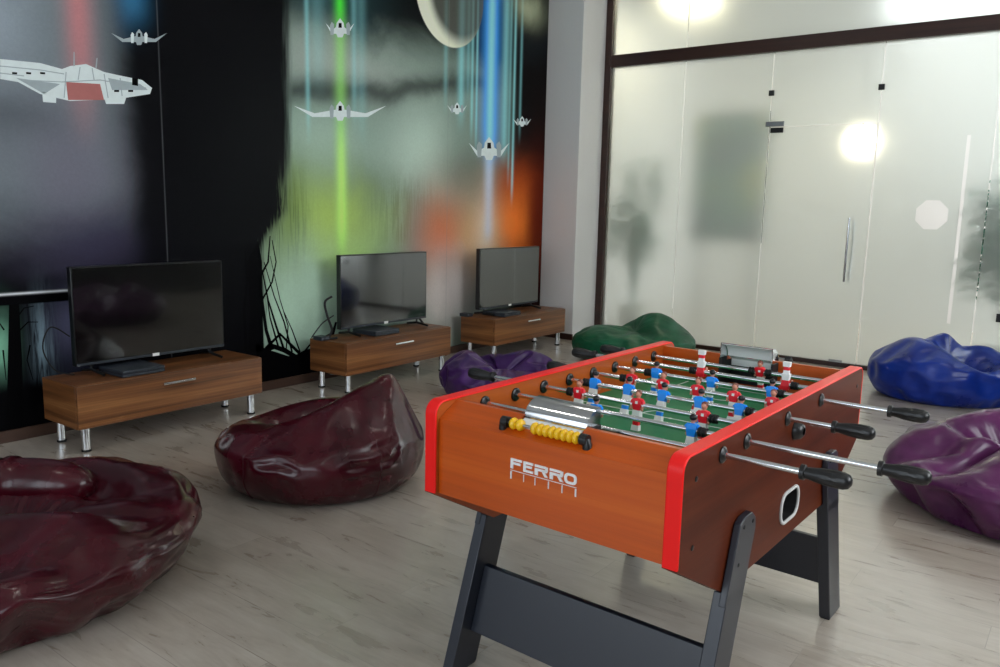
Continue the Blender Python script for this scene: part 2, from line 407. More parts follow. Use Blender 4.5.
# ------------------------------------------------------------------ wall mural
def on_wall(px, py):
    d = Vector(RM[0])*((px-500)/FPX) + Vector(RM[1])*(-(py-333.5)/FPX) + Vector(RM[2])
    k = (XL-CR.x)/d.x; p = CR + d*k
    return p.y, p.z
def mural_mat():
    t = NT('space_mural_print')
    tc = t.n('ShaderNodeTexCoord'); sp = t.n('ShaderNodeSeparateXYZ'); t.link(tc.outputs['Object'], sp.inputs[0])
    y, z = sp.outputs[1], sp.outputs[2]
    v = tc.outputs['Object']
    n1 = t.noise(v, 1.1, 5, .6, .5)
    mp = t.n('ShaderNodeMapping'); mp.inputs['Scale'].default_value = (1, 9, .6); t.link(v, mp.inputs[0])
    streak = t.noise(mp.outputs[0], 1.6, 4, .6)
    mp2 = t.n('ShaderNodeMapping'); mp2.inputs['Scale'].default_value = (1, 30, 2.0); t.link(v, mp2.inputs[0])
    straw = t.noise(mp2.outputs[0], 1.0, 3, .6, 1.2)
    yn = t.math('ADD', y, t.math('MULTIPLY', t.math('SUBTRACT', n1, .5), .35))
    zn = t.math('ADD', z, t.math('MULTIPLY', t.math('SUBTRACT', n1, .5), .35))
    ys = t.math('ADD', y, t.math('MULTIPLY', t.math('SUBTRACT', straw, .5), .26))
    def bell(a, c, wd):
        q = t.math('MULTIPLY', t.math('SUBTRACT', a, c), 1/wd); q = t.math('MULTIPLY', q, q)
        return t.math('EXPONENT', t.math('MULTIPLY', q, -1))
    def step(a, e0, e1):
        nd = t.n('ShaderNodeMapRange', interpolation_type='SMOOTHSTEP'); t.link(a, nd.inputs[0])
        nd.inputs[1].default_value = min(e0, e1); nd.inputs[2].default_value = max(e0, e1)
        nd.inputs[3].default_value = 0 if e0 < e1 else 1; nd.inputs[4].default_value = 1 if e0 < e1 else 0
        return nd.outputs[0]
    def mul(*a):
        q = a[0]
        for b in a[1:]: q = t.math('MULTIPLY', q, b)
        return q
    c = [None]
    c[0] = t.mix(n1, lin((7, 7, 9)), lin((13, 13, 16)))
    def lay(rgb, *masks, add=False):
        c[0] = t.mix(mul(*masks), c[0], lin(rgb), 'ADD' if add else 'MIX')
    grain = t.noise(v, 60, 2, .7)
    # --- left grey panel
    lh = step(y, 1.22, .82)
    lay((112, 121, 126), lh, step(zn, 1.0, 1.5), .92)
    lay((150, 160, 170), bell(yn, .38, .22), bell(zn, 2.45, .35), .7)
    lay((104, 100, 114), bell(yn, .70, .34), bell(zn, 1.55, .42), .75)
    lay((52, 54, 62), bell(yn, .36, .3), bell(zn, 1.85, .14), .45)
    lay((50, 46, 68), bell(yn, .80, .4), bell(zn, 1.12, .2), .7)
    lay((204, 120, 122), bell(y, .81, .08), step(zn, 1.6, 2.5), .62)
    lay((48, 104, 140), bell(y, 1.14, .10), step(z, 2.25, 2.65), .85)
    lay((8, 8, 11), step(yn, .98, 1.2), step(z, 2.62, 2.35), .9)
    # lower left: wall reflection painted in as pale panels and thin line, dark trunks
    lay((12, 12, 16), step(z, 1.0, .86), step(y, 1.5, 1.3), .75)
    lay((128, 186, 156), bell(y, .26, .07), bell(zn, .60, .17), .85)
    lay((150, 178, 190), bell(y, .50, .06), bell(zn, .58, .22), .6, step(straw, .3, .6))
    lay((110, 110, 140), bell(y, .66, .12), bell(z, .64, .20), .75)
    lay((6, 6, 8), step(z, .855, .845), step(z, .79, .80), step(y, 1.25, 1.2))
    lay((220, 222, 226), bell(z, .858, .007), step(y, 1.25, 1.2), .9)
    lay((6, 6, 8), step(z, .36, .28), step(y, 1.5, 1.4))
    # --- green middle panel (dark trunk between y 1.3 and 2.25)
    edge = step(t.math('ADD', ys, mul(step(z, 1.0, 1.4), -.22)), 1.98, 2.14)
    edge2 = step(t.math('ADD', y, t.math('MULTIPLY', t.math('SUBTRACT', streak, .5), .12)), 2.27, 2.36)
    e = t.math('ADD', mul(edge, step(z, 1.75, 1.35)), mul(edge2, step(z, 1.35, 1.75)))
    lay((116, 134, 124), e, step(zn, 2.95, 2.55), step(y, 5.3, 4.7))
    lay((44, 74, 78), e, bell(y, 2.75, .5), step(zn, 2.55, 2.95), .65)
    lay((158, 166, 158), e, bell(yn, 2.9, .9), bell(zn, 2.48, .22), .75)
    lay((158, 182, 166), e, bell(yn, 2.65, .6), bell(zn, 1.9, .28), .7)
    lay((180, 200, 186), e, bell(yn, 3.75, .42), bell(zn, 1.85, .42), .85)
    zd = t.math('SUBTRACT', zn, t.math('MULTIPLY', y, .155))
    lay((30, 35, 36), e, bell(zd, 1.86, .10), step(y, 5.2, 4.4), .78)
    lay((66, 74, 66), e, bell(yn, 3.2, .3), bell(zn, 1.55, .22), .4)
    lay((156, 182, 86), e, bell(yn, 2.72, .62), bell(zn, 1.28, .34), .95)
    lay((92, 112, 40), e, bell(yn, 2.26, .16), bell(zn, 1.25, .40), .75)
    moss = mul(step(straw, .42, .60), bell(y, 3.55, .36), step(z, 1.0, 1.15), step(zn, 1.75, 1.4))
    lay((84, 98, 60), e, moss, .4)
    lay((40, 52, 20), e, bell(y, 2.25, .20), step(straw, .40, .66), bell(zn, 1.2, .34), .8)
    lay((182, 212, 188), e, bell(yn, 2.55, .55), bell(zn, .66, .38), .95)
    lay((164, 198, 106), e, bell(yn, 2.9, .35), bell(zn, 1.0, .18), .6)
    lay((108, 126, 124), e, bell(yn, 3.72, .16), bell(zn, 1.05, .45), .8)
    # --- right panel
    lay((16, 13, 13), step(y, 5.0, 5.35), step(zn, 1.3, 1.75), .96)
    lay((22, 26, 30), step(y, 3.5, 4.3), step(zn, 2.75, 3.05), .8)
    lay((60, 50, 44), bell(yn, 4.4, .45), bell(zn, 1.75, .22), .35)
    lay((192, 98, 56), bell(y, 4.08, .40), bell(zn, 1.10, .42), .9)
    lay((150, 60, 24), bell(yn, 5.2, .40), bell(zn, 1.62, .30), .85)
    lay((226, 112, 40), bell(yn, 5.12, .40), bell(zn, 1.22, .36), .95)
    lay((96, 26, 12), step(y, 5.32, 5.6), bell(zn, 1.3, .6), .85)
    lay((208, 160, 104), bell(yn, 4.60, .34), bell(zn, 1.08, .36), .7)
    lay((200, 190, 186), bell(yn, 4.15, .42), bell(zn, .62, .34), .92)
    lay((206, 190, 172), bell(y, 4.70, .16), bell(zn, 1.15, .36), .7)
    # --- light beams
    lay((70, 214, 60), bell(y, 2.827, .05), step(z, 2.6, 2.95), .95)
    lay((150, 220, 110), bell(y, 2.827, .06), step(z, .9, 1.2), step(z, 3.0, 2.6), .55)
    lay((206, 244, 120), bell(y, 2.827, .05), step(z, .9, 1.3), step(zn, 2.2, 1.6), .5)
    for yy, wd, o, z0 in ((2.50, .022, .55, 1.95), (2.97, .03, .4, 2.1), (3.05, .05, .25, 2.0), (2.6, .07, .25, 2.3), (4.30, .05, .75, 2.2), (4.08, .03, .35, 2.3), (4.46, .022, .75, 2.1), (4.53, .018, .8, 2.0), (4.40, .03, .5, 2.4), (4.98, .06, .75, 1.9), (5.13, .02, .85, 1.5), (5.24, .02, .5, 2.2), (5.06, .02, .5, 1.7)):
        lay((150, 222, 226), bell(y, yy, wd), step(zn, z0-.15, z0+.25), o*.72)
    lay((52, 156, 250), bell(y, 4.745, .125), step(zn, 1.7, 2.2), .97)
    lay((150, 214, 255), bell(y, 4.745, .06), step(zn, 1.3, 2.2), .75)
    lay((192, 194, 210), bell(y, 4.745, .07), step(z, 1.0, 1.2), step(zn, 2.05, 1.7), .7)
    # planet
    pd = t.math('SQRT', t.math('ADD', mul(t.math('SUBTRACT', y, 4.14), t.math('SUBTRACT', y, 4.14)), mul(t.math('SUBTRACT', z, 3.30), t.math('SUBTRACT', z, 3.30))))
    lay((90, 92, 84), step(pd, .475, .46), .7)
    lay((226, 228, 206), step(pd, .475, .46), step(t.math('SUBTRACT', pd, t.math('MULTIPLY', t.math('SUBTRACT', y, 4.14), .35)), .30, .46), .9)
    lay((176, 182, 150), bell(yn, 5.35, .25), bell(zn, 3.4, .16), .75)
    c[0] = t.mix(.10, c[0], t.mix(grain, (0, 0, 0), (1, 1, 1)), 'OVERLAY')
    br_ = t.n('ShaderNodeMix', data_type='RGBA', blend_type='MULTIPLY', clamp_result=True)
    br_.inputs[0].default_value = 1; t.link(c[0], br_.inputs[6]); br_.inputs[7].default_value = (1.45, 1.45, 1.45, 1); c[0] = br_.outputs[2]
    # strip joins of the wallpaper
    for yy in (1.305, 4.12): lay((140, 142, 146), bell(y, yy, .004), .3)
    t.set(Base_Color=c[0], Roughness=.36, Specular_IOR_Level=.04)
    return t.m
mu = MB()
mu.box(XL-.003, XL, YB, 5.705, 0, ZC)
# printed craft and root silhouettes: flat shapes of the print
def shape(pts, mi, lift=.0008):
    q = [on_wall(*p) for p in pts]
    vs = [mu.bm.verts.new((XL+lift, a, b)) for a, b in q]
    f = mu.bm.faces.new(vs); f.normal_update()
    if f.normal.x < 0: f.normal_flip()
    f.material_index = mi
def stroke(pts, w0, mi, w1=None, lift=.0009):
    w1 = w0 if w1 is None else w1
    n = len(pts); L = []; Rr = []
    for i, p in enumerate(pts):
        a = Vector(pts[max(0, i-1)]); b = Vector(pts[min(n-1, i+1)]); t_ = (b-a).normalized(); nn = Vector((-t_.y, t_.x))
        ww = (w0+(w1-w0)*i/(n-1))/2
        L.append(Vector(p)+nn*ww); Rr.append(Vector(p)-nn*ww)
    for i in range(n-1): shape([L[i], L[i+1], Rr[i+1], Rr[i]], mi, lift)
# long cargo hull, upper left
shape([(0,59),(40,63),(62,69),(70,66),(86,64),(104,72),(122,76),(142,80),(152,88),(150,94),(118,99),(70,101),(40,94),(18,82),(0,79)], 1)
shape([(66,82),(100,84),(104,100),(68,100)], 3, .001)
shape([(16,78),(60,84),(44,94)], 2, .001)
shape([(108,78),(140,84),(148,90),(112,90)], 2, .001)
shape([(42,92),(56,94),(56,103),(43,102)], 1, .001)
shape([(104,98),(126,98),(124,104),(106,104)], 1, .001)
shape([(132,78),(138,79),(138,86),(132,85)], 4, .0012)
for pts in ([(20,80),(62,82),(100,80),(146,88)], [(66,72),(64,98)], [(104,74),(108,98)], [(120,78),(122,96)], [(0,66),(40,70),(64,74)], [(80,67),(78,80)], [(92,68),(94,80)], [(0,73),(24,76)]): stroke(pts, .9, 2, .9, .0014)
for x in (12, 26, 40, 114, 128): shape([(x,72),(x+5,72.4),(x+5,74.4),(x,74)] if x < 50 else [(x,90),(x+5,90),(x+5,92),(x,92)], 4, .0015)
stroke([(74,66),(74,52)], 1.6, 2, 1); stroke([(96,68),(97,58)], 1.6, 2, 1)
def craft(cx, cy, s, sw, col):
    # plain rocket-like glider with swept wings and a single tail
    shape([(cx-2*s,cy+7*s),(cx-4*s,cy+2*s),(cx-3*s,cy-5*s),(cx,cy-9*s),(cx+3*s,cy-5*s),(cx+4*s,cy+2*s),(cx+2*s,cy+7*s)], col, .0014)
    for q in (-1, 1):
        shape([(cx+q*3*s,cy-2*s),(cx+q*sw*.55*s,cy+1*s),(cx+q*sw*s,cy-5*s),(cx+q*sw*.6*s,cy+4*s),(cx+q*3*s,cy+4*s)][::q], col, .0012)
        shape([(cx+q*5*s,cy-4*s),(cx+q*7*s,cy-6*s),(cx+q*8.5*s,cy-3*s),(cx+q*8*s,cy+5*s),(cx+q*5.5*s,cy+5*s)][::q], 2 if col == 1 else 1, .0015)
    shape([(cx-1.2*s,cy-5*s),(cx+1.2*s,cy-5*s),(cx+1.4*s,cy-1*s),(cx-1.4*s,cy-1*s)], 4, .0017)
craft(139, 38, 1.0, 28, 2)
craft(340, 112, 1.25, 37, 1)
craft(340, 29, 1.2, 12, 1)
craft(457, 109, .75, 13, 1)
craft(489, 150, 1.45, 14, 1)
craft(522, 122, .65, 14, 1)
# roots and branch silhouettes at the foot of the green panel
for pts, a, b in (([(262,352),(272,346),(284,350),(296,357),(306,352),(316,350),(326,343)],5,5), ([(266,348),(280,334),(292,346),(302,356)],3,3), ([(246,352),(244,310),(247,280),(245,250)],3,1.5),
                  ([(272,350),(266,330),(262,300),(258,262)],4,2), ([(284,350),(276,326),(268,300),(262,270)],2.5,1.2), ([(292,352),(284,322),(274,296),(264,262)],1.8,.8),
                  ([(278,346),(270,318),(266,290)],2,.8), ([(326,343),(332,336),(336,322)],5,2), ([(286,350),(288,326),(280,300),(270,256)],1.4,.6), ([(300,352),(292,330),(284,312)],1.6,.6),
                  ([(262,300),(272,282),(276,262),(272,240)],2,.8), ([(258,280),(268,262),(270,236)],2.5,1), ([(316,348),(322,338),(330,334)],2.5,1.5), ([(304,352),(312,342),(318,342)],2,1)):
    stroke(pts, a, 4, b, .0013)
shape([(256,344),(266,349),(276,352),(288,356),(300,356),(312,352),(334,344),(336,390),(256,396)], 4, .0011)
shape([(247,262),(258,240),(262,262),(262,300),(264,352),(248,352),(250,310)], 4, .0011)
shape([(9,305),(19,303),(22,360),(24,440),(6,440)], 4, .0011)
for pts in ([(15,320),(24,308),(34,306)], [(16,334),(28,322),(38,322)], [(4,330),(-4,318)], [(30,345),(27,360),(33,380)], [(3,350),(6,380)]): stroke(pts, 1.8, 4, .7, .0013)
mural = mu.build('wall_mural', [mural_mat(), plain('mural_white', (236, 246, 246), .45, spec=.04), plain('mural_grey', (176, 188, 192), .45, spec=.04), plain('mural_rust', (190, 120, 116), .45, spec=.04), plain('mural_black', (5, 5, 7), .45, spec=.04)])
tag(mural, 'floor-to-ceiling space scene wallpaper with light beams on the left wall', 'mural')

# ------------------------------------------------------------------ foosball table
D = 0.0225088
W, L, H, ZB, ZL, T, SL = .77705, 1.44389, .88, .61632, .46828, .03934, .26635
ft = thing('foosball_table', 'orange-brown wooden foosball table with red edges and dark splayed legs', 'table', (0,0,0), -D)
def arc(cx, cz, r, a0, a1, n=8):
    return [(cx+r*math.cos(a0+(a1-a0)*i/n), cz+r*math.sin(a0+(a1-a0)*i/n)) for i in range(n+1)]
RC = .038
side = [(SL, ZL), (0, ZB)] + arc(RC, H-RC, RC, PI, PI/2) + arc(L-RC, H-RC, RC, PI/2, 0) + [(L, ZB), (L-SL, ZL)]
def rrect(cx, cz, w, h, r, n=5):
    p = []
    for sx, sz, a in ((1,1,0), (-1,1,PI/2), (-1,-1,PI), (1,-1,3*PI/2)):
        p += [(cx+sx*(w/2-r)+r*math.cos(a+PI/2*i/n), cz+sz*(h/2-r)+r*math.sin(a+PI/2*i/n)) for i in range(n+1)]
    return p
HOLE = (.735, .566, .142, .086, .030)
for k, x0 in enumerate((0, W-T)):
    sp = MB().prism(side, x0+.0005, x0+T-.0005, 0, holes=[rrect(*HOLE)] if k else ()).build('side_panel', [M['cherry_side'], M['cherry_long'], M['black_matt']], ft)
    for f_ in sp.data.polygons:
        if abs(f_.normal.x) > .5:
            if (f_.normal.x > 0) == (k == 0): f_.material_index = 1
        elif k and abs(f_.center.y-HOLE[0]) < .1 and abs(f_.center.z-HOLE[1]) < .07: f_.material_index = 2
    e = MB()
    outer = [(0, ZB)] + arc(RC, H-RC, RC, PI, PI/2) + arc(L-RC, H-RC, RC, PI/2, 0) + [(L, ZB)]
    d_ = .0012; i_ = .006
    o_ = [(-d_, ZB)] + arc(RC, H-RC, RC+d_, PI, PI/2) + arc(L-RC, H-RC, RC+d_, PI/2, 0) + [(L+d_, ZB)]
    n_ = [(i_, ZB+.004)] + arc(RC, H-RC, RC-i_, PI, PI/2) + arc(L-RC, H-RC, RC-i_, PI/2, 0) + [(L-i_, ZB+.004)]
    e.prism(o_ + n_[::-1], x0-.0006, x0+T+.0006, 0)
    eo = e.build('edge_banding', M['red'], sp, bevel=.004, seg=3); eo['label'] = 'red plastic edge band'
    out = 1 if k else -1; xo = W if k else 0
    for v_, z_ in ((.069, .817), (.070, .652), (L-.069, .818), (L-.07, .652)):
        MB().lathe([(0, .007), (.002, .0065), (.003, .003)] if out > 0 else [(-.003, .003), (-.002, .0065), (0, .007)], (xo, v_, z_), 0, 12).build('screw', M['black_plastic'], sp, smooth=40)
# ball return with silver rim
br = MB().prism(rrect(HOLE[0], HOLE[1], HOLE[2]+.014, HOLE[3]+.014, .04), W-.001, W+.006, 0, holes=[rrect(HOLE[0], HOLE[1], HOLE[2]-.004, HOLE[3]-.004, .033)]).build('ball_return_rim', M['grey_steel'], ft, bevel=.002)
br['label'] = 'silver rim of the ball return opening'
MB().box(W-T-.10, W-T-.001, HOLE[0]-.10, HOLE[0]+.10, HOLE[1]-.075, HOLE[1]+.075).build('ball_tray', M['black_matt'], ft)
# end aprons with sloping tops and goal openings
def apron(flip):
    m = MB()
    def V(v): return L-v if flip else v
    pl = [(.015, .6165), (.015, .832), (.085, .872), (.1, .872), (.1, .74), (.06, .70), (.06, .6165)]
    pl = [(V(a), b) for a, b in pl]
    u0, u1 = (.303, .503) if flip else (.277, .470)
    m.prism(pl, T+.0005, u0, 0); m.prism(pl, u1, W-T-.0005, 0)
    low = [(V(a), b) for a, b in [(.015, .6165), (.015, .832), (.045, .849), (.045, .70), (.06, .70), (.06, .6165)]]
    m.prism(low, u0, u1, 0)
    o = m.build('end_apron', M['cherry'], ft); return o
ap = apron(False); ap2 = apron(True)
MB().box(T, W-T, .07, L-.07, .628, .642).build('bottom_board', M['black_matt'], ft)
pf = MB().box(T, W-T, .1, L-.1, .745, .757).build('playing_field', M['field'], ft)
zf0, zf1 = .7571, .7577
C0 = W/2
def field_line(m):
    o = m.build('field_line', M['line'], pf); o['label'] = 'white pitch marking'
m = MB(); m.box(T+.01, W-T-.01, L/2-.0025, L/2+.0025, zf0, zf1); field_line(m)
def ring(cx, cy, r, a0, a1, n=40):
    m = MB(); p = [(cx+(r-.0025)*math.cos(a0+(a1-a0)*i/n), cy+(r-.0025)*math.sin(a0+(a1-a0)*i/n)) for i in range(n+1)]
    q = [(cx+(r+.0025)*math.cos(a0+(a1-a0)*i/n), cy+(r+.0025)*math.sin(a0+(a1-a0)*i/n)) for i in range(n+1)]
    if a1-a0 > 6: m.prism(q[:-1], zf0, zf1+.0002, 2, holes=[p[:-1]])
    else: m.prism(p + q[::-1], zf0, zf1+.0002, 2)
    field_line(m)
ring(C0, L/2, .1, 0, 2*PI); ring(C0, .30, .07, 0, PI, 24); ring(C0, L-.30, .07, PI, 2*PI, 24)
m = MB(); m.lathe([(zf0, .006), (zf1+.0004, .006)], (C0, L/2, 0), 2, 16); field_line(m)
for s in (0, 1):
    Y = lambda v: (L-v if s else v)
    for hw, dp in ((.21, .30), (.12, .17)):
        m = MB()
        q = [(C0-hw, Y(.11)), (C0-hw, Y(dp)), (C0+hw, Y(dp)), (C0+hw, Y(.11))]
        h = [(C0+hw-.005, Y(.11)), (C0+hw-.005, Y(dp-.005)), (C0-hw+.005, Y(dp-.005)), (C0-hw+.005, Y(.11))]
        m.prism(q + h, zf0, zf1, 2); field_line(m)
# chrome goal covers
def goal(flip):
    V = lambda v: (L-v if flip else v)
    u0, u1 = (.303, .503) if flip else (.277, .470)
    A_ = [i*PI/2/10 for i in range(11)]; hz = .055 if flip else .043
    arc_o = [(.155-.065*math.cos(a), .8705+hz*math.sin(a)) for a in A_]
    arc_i = [(.155-.062*math.cos(a), .8705+(hz-.003)*math.sin(a)) for a in A_]
    poly = [(V(a), b) for a, b in [(.088, .868)] + arc_o + arc_i[::-1]]
    m = MB(); m.prism(poly, u0+.002, u1-.002, 0)
    cap = [(V(a), b) for a, b in ([(.090, .868)] + arc_o + [(.155, .868)])]
    m.prism(cap, u0, u0+.003, 0); m.prism(cap, u1-.003, u1, 0)
    m.box(u0-.008, u1+.008, *sorted((V(.081), V(.094))), .867, .8702)
    g = m.build('goal_cover', M['chrome'], ft, smooth=35); g['label'] = 'chrome curved goal cover'
    f = MB()
    for a, b in ((u0-.004, u0+.005), (u1-.005, u1+.004)): f.box(a, b, *sorted((V(.1), V(.153))), .757, .8675); f.box(max(a, u0+.0002), min(b, u1-.0002), *sorted((V(.051), V(.1))), .757, .850)
    f.box(u0+.001, u1-.001, *sorted((V(.046), V(.05))), .757, .826)
    f.build('goal_frame', M['black_matt'], ft)
    l1 = [(.052, .826), (.052, .852)] + arc_i
    l2 = [(.0535, .826), (.0535, .851)] + [(a+.001, b-.0012) for a, b in arc_i]
    MB().prism([(V(a), b) for a, b in l1 + l2[::-1]], u0+.0055, u1-.0055, 0).build('goal_liner', M['white'], ft, smooth=35)['label'] = 'pale sheet lining inside the goal cover'
goal(False); goal(True)
# score counters
def counter(flip):
    V = lambda v: (L-v if flip else v)
    v0, z0 = V(.034), .872 if flip else .860
    ua, ub = (.277, .520) if flip else (.257, .500)
    sc = MB().tube([(ua, v0, z0), (ub, v0, z0)], .0042, 10).build('score_counter', M['steel'], ft, smooth=40)
    for a in (ua, ub):
        m = MB(); b = V(.034)
        m.tube([(a-.008, b, .838), (a-.008, b, .848), (a-.004, b, z0+.002)] if a == ua else [(a+.008, b, .838), (a+.008, b, .848), (a+.004, b, z0+.002)], [.012, .012, .010], 14)
        m.tube([(a-.010, b, z0), (a+.010, b, z0)], .0145, 16)
        m.build('bracket', M['black_plastic'], sc, smooth=40)
    us = [.284, .305] + [.352+.0178*i for i in range(8)]
    if flip: us = [.305+.0178*i for i in range(8)] + [.455, .473]
    for i, a in enumerate(us):
        hw = .0100 if i < 2 and not flip else .0088
        MB().lathe([(-hw, .007), (-hw*.75, .0130), (0, .0165), (hw*.75, .0130), (hw, .007)], (a, v0, z0), 0, 18).build('counting_bead', M['yellow'], sc, smooth=60)
    return sc
counter(False)['label'] = 'score counter with yellow beads on the near apron'
counter(True)['label'] = 'score counter on the far apron'
# logo lettering
lg = MB()
def bar(u0, u1, z0, z1): lg.box(u0, u1, .0125, .0152, z0, z1)
def para(pts): lg.prism(pts, .0125, .0152, 1)
zt_, zm_, zb_ = .7745, .7620, .7470; th = .0062
def place(u): return u
# F
bar(.288, .2965, zb_, zt_); bar(.2965, .324, zt_-th, zt_); bar(.2965, .320, zm_-th/2, zm_+th/2)
# E
bar(.329, .337, zb_, zt_); bar(.337, .360, zt_-th, zt_); bar(.337, .356, zm_-th/2, zm_+th/2); bar(.337, .360, zb_, zb_+th)
for u in (.365, .411):   # R
    bar(u, u+.010, zb_, zm_+th/2); bar(u, u+.034, zt_-th, zt_); bar(u+.032, u+.040, zm_, zt_-.001)
    bar(u+.010, u+.038, zm_-th/2, zm_+th/2); para([(u+.020, zm_), (u+.029, zm_), (u+.041, zb_), (u+.031, zb_)])
lg.prism(rrect(.473, (zt_+zb_)/2, .036, zt_-zb_, .011), .0125, .0152, 1, holes=[rrect(.473, (zt_+zb_)/2, .021, zt_-zb_-2*th, .006)])
bar(.288, .491, .7415, .7428)
for u, wd, ln_ in ((.288, .004, .020), (.330, .0016, .020), (.366, .0016, .020), (.407, .0024, .019), (.448, .0024, .020), (.487, .004, .020)):
    bar(u, u+wd, .739-ln_, .739)
for v_ in lg.bm.verts: v_.co.x += .004
lo = lg.build('logo_lettering', M['logo'], ap); lo['label'] = 'silver FERRO lettering with ticked underline'
# ball entry cup on the right side
m = MB()
pr = [(0.0, .029), (.004, .029), (.018, .024), (.026, .015), (.026, .011), (.018, .018), (.006, .023)]
m.lathe(pr, (W, .735, .792), 0, 20)
m.build('ball_entry_cup', M['black_plastic'], ft, smooth=50)
# bushings, rods, handles, figures
RZ = .841
def player_mesh(shirt, hair, name):
    """a figure hanging from its rod: rod axis along x through the chest, facing +y"""
    m = MB()
    m.mi = 0   # shirt: torso and sleeves
    def frus(z0, z1, w0, d0, w1, d1, yo0=0, yo1=0):
        v = [m.bm.verts.new(p) for p in ((-w0,-d0+yo0,z0),(w0,-d0+yo0,z0),(w0,d0+yo0,z0),(-w0,d0+yo0,z0),(-w1,-d1+yo1,z1),(w1,-d1+yo1,z1),(w1,d1+yo1,z1),(-w1,d1+yo1,z1))]
        fs = [m.bm.faces.new([v[i] for i in q]) for q in ((3,2,1,0),(4,5,6,7),(0,1,5,4),(1,2,6,5),(2,3,7,6),(3,0,4,7))]
        m._fin(fs)
    frus(-.017, .004, .0105, .0085, .0145, .0105); frus(.004, .0165, .0145, .0105, .013, .009)
    frus(.0165, .0195, .013, .009, .006, .006)
    for s in (-1, 1): m.tube([(s*.0125, 0, .015), (s*.0185, .001, .009), (s*.0195, .003, .000)], [.0048, .0052, .0046], 8)
    m.mi = 1   # skin
    for s in (-1, 1):
        m.tube([(s*.0195, .003, 0), (s*.0185, .006, -.011)], [.0040, .0034], 8); m.ball((s*.0183, .0065, -.0135), .0042, n=8)
    m.tube([(0,0,.018), (0,0,.024)], .0052, 10)
    m.ball((0, .001, .0315), .0098, (.9, 1, 1.12), 14); m.ball((0, .0105, .0305), .0018, n=6)
    for s in (-1, 1): m.ball((s*.0083, .0005, .0312), .002, (.6, 1, 1.2), 6)
    m.mi = 3   # hair
    m.ball((0, -.0016, .0348), .0106, (.95, 1, .9), 14)
    m.mi = 2   # white shorts, legs, chest mark
    frus(-.038, -.016, .0138, .0092, .0110, .0090)
    frus(-.056, -.033, .0085, .0062, .0100, .0072)
    frus(-.078, -.062, .0125, .0085, .0115, .0075, .001)
    for q in (-1, 1): m.tube([(q*.0195, .003, .001), (q*.0192, .004, -.004)], [.0050, .0044], 8)
    m.box(-.004, .004, .0095, .0112, .003, .011)
    m.mi = 0; frus(-.0625, -.050, .0088, .0066, .0094, .0072); m.mi = 2
    me = m.build(name, [shirt, M['skin'], M['white'], hair], None, smooth=40)
    return me
P0 = {'red': player_mesh(M['shirt_red'], M['hair_brown'], 'player_figure'), 'blue': player_mesh(M['shirt_blue'], M['hair_black'], 'player_figure')}
P0['red']['label'] = 'red shirted player figure'; P0['blue']['label'] = 'blue shirted player figure'
used = set()
RODS = [ # v, team, handle side, handle start u, figure us, tilt (deg about the rod)
 (.21, 'blue', 1, .961, [.39], 6), (.36, 'blue', 1, 1.088, [.330, .629], -5), (.51, 'red', -1, -.167, [.176, .384, .593], 4),
 (.66, 'blue', 1, .899, [.139, .266, .389, .512, .638], -16), (.81, 'red', -1, -.045, [.194, .312, .435, .558, .680], 8),
 (.96, 'blue', 1, .971, [.208, .417, .622], -8), (1.11, 'red', -1, -.134, [.310, .616], 180), (1.26, 'red', -1, -.094, [.472], -14)]
for v_, team, sd, hs, us, tilt in RODS:
    rod = thing('x', 'x', 'x')
    bpy.data.objects.remove(rod)
    end0 = .012 if sd > 0 else W-.012
    rod = MB().tube([(end0, v_, RZ), (hs, v_, RZ)], .0075, 16).build('rod', M['chrome'], ft, smooth=40)
    # bushings at the walls
    for xw, s in ((T, 1), (W-T, -1)):
        MB().lathe([(0, .021), (.004, .021), (.006, .019), (.007, .012)] if s > 0 else [(-.007, .012), (-.006, .019), (-.004, .021), (0, .021)], (xw, v_, RZ), 0, 24).build('bushing', M['black_plastic'], rod, smooth=40)
    xo, s = (W, 1) if sd > 0 else (0, -1)
    MB().lathe([(0, .021), (.003, .021), (.005, .018), (.009, .012)] if s > 0 else [(-.009, .012), (-.005, .018), (-.003, .021), (0, .021)], (xo, v_, RZ), 0, 24).build('bushing', M['black_plastic'], rod, smooth=40)
    hp = [(0, .010), (.001, .0165), (.011, .0165), (.013, .0125), (.022, .0130), (.045, .0165), (.075, .0185), (.098, .0180), (.110, .0145), (.116, .007)]
    hp = [(a*.95, b*1.08) for a, b in hp]
    if sd < 0: hp = [(-a, b) for a, b in hp[::-1]]
    fl_ = (.022, .098, .90) if sd > 0 else (-.098, -.022, .90)
    MB().lathe(hp, (hs, v_, RZ), 0, 28, fl_).build('handle', M['black_plastic'], rod, smooth=50)
    # rubber bumpers beside the outermost figures
    for a in ((us[0]-.030), (us[-1]+.030)):
        MB().lathe([(-.012, .009), (-.011, .0135), (-.006, .0135), (-.005, .0105), (-.002, .0105), (-.001, .0135), (.004, .0135), (.005, .0105), (.008, .0105), (.009, .0130), (.012, .0125), (.012, .009)], (a, v_, RZ), 0, 18).build('bumper', M['rubber'], rod, smooth=40)
    for a in us:
        base = P0[team]
        if team in used: o = base.copy(); COL.objects.link(o)
        else: o = base; used.add(team)
        o.parent = rod; o.location = (a, v_, RZ)
        o.rotation_euler = (math.radians(tilt), 0, PI if team == 'red' else 0)
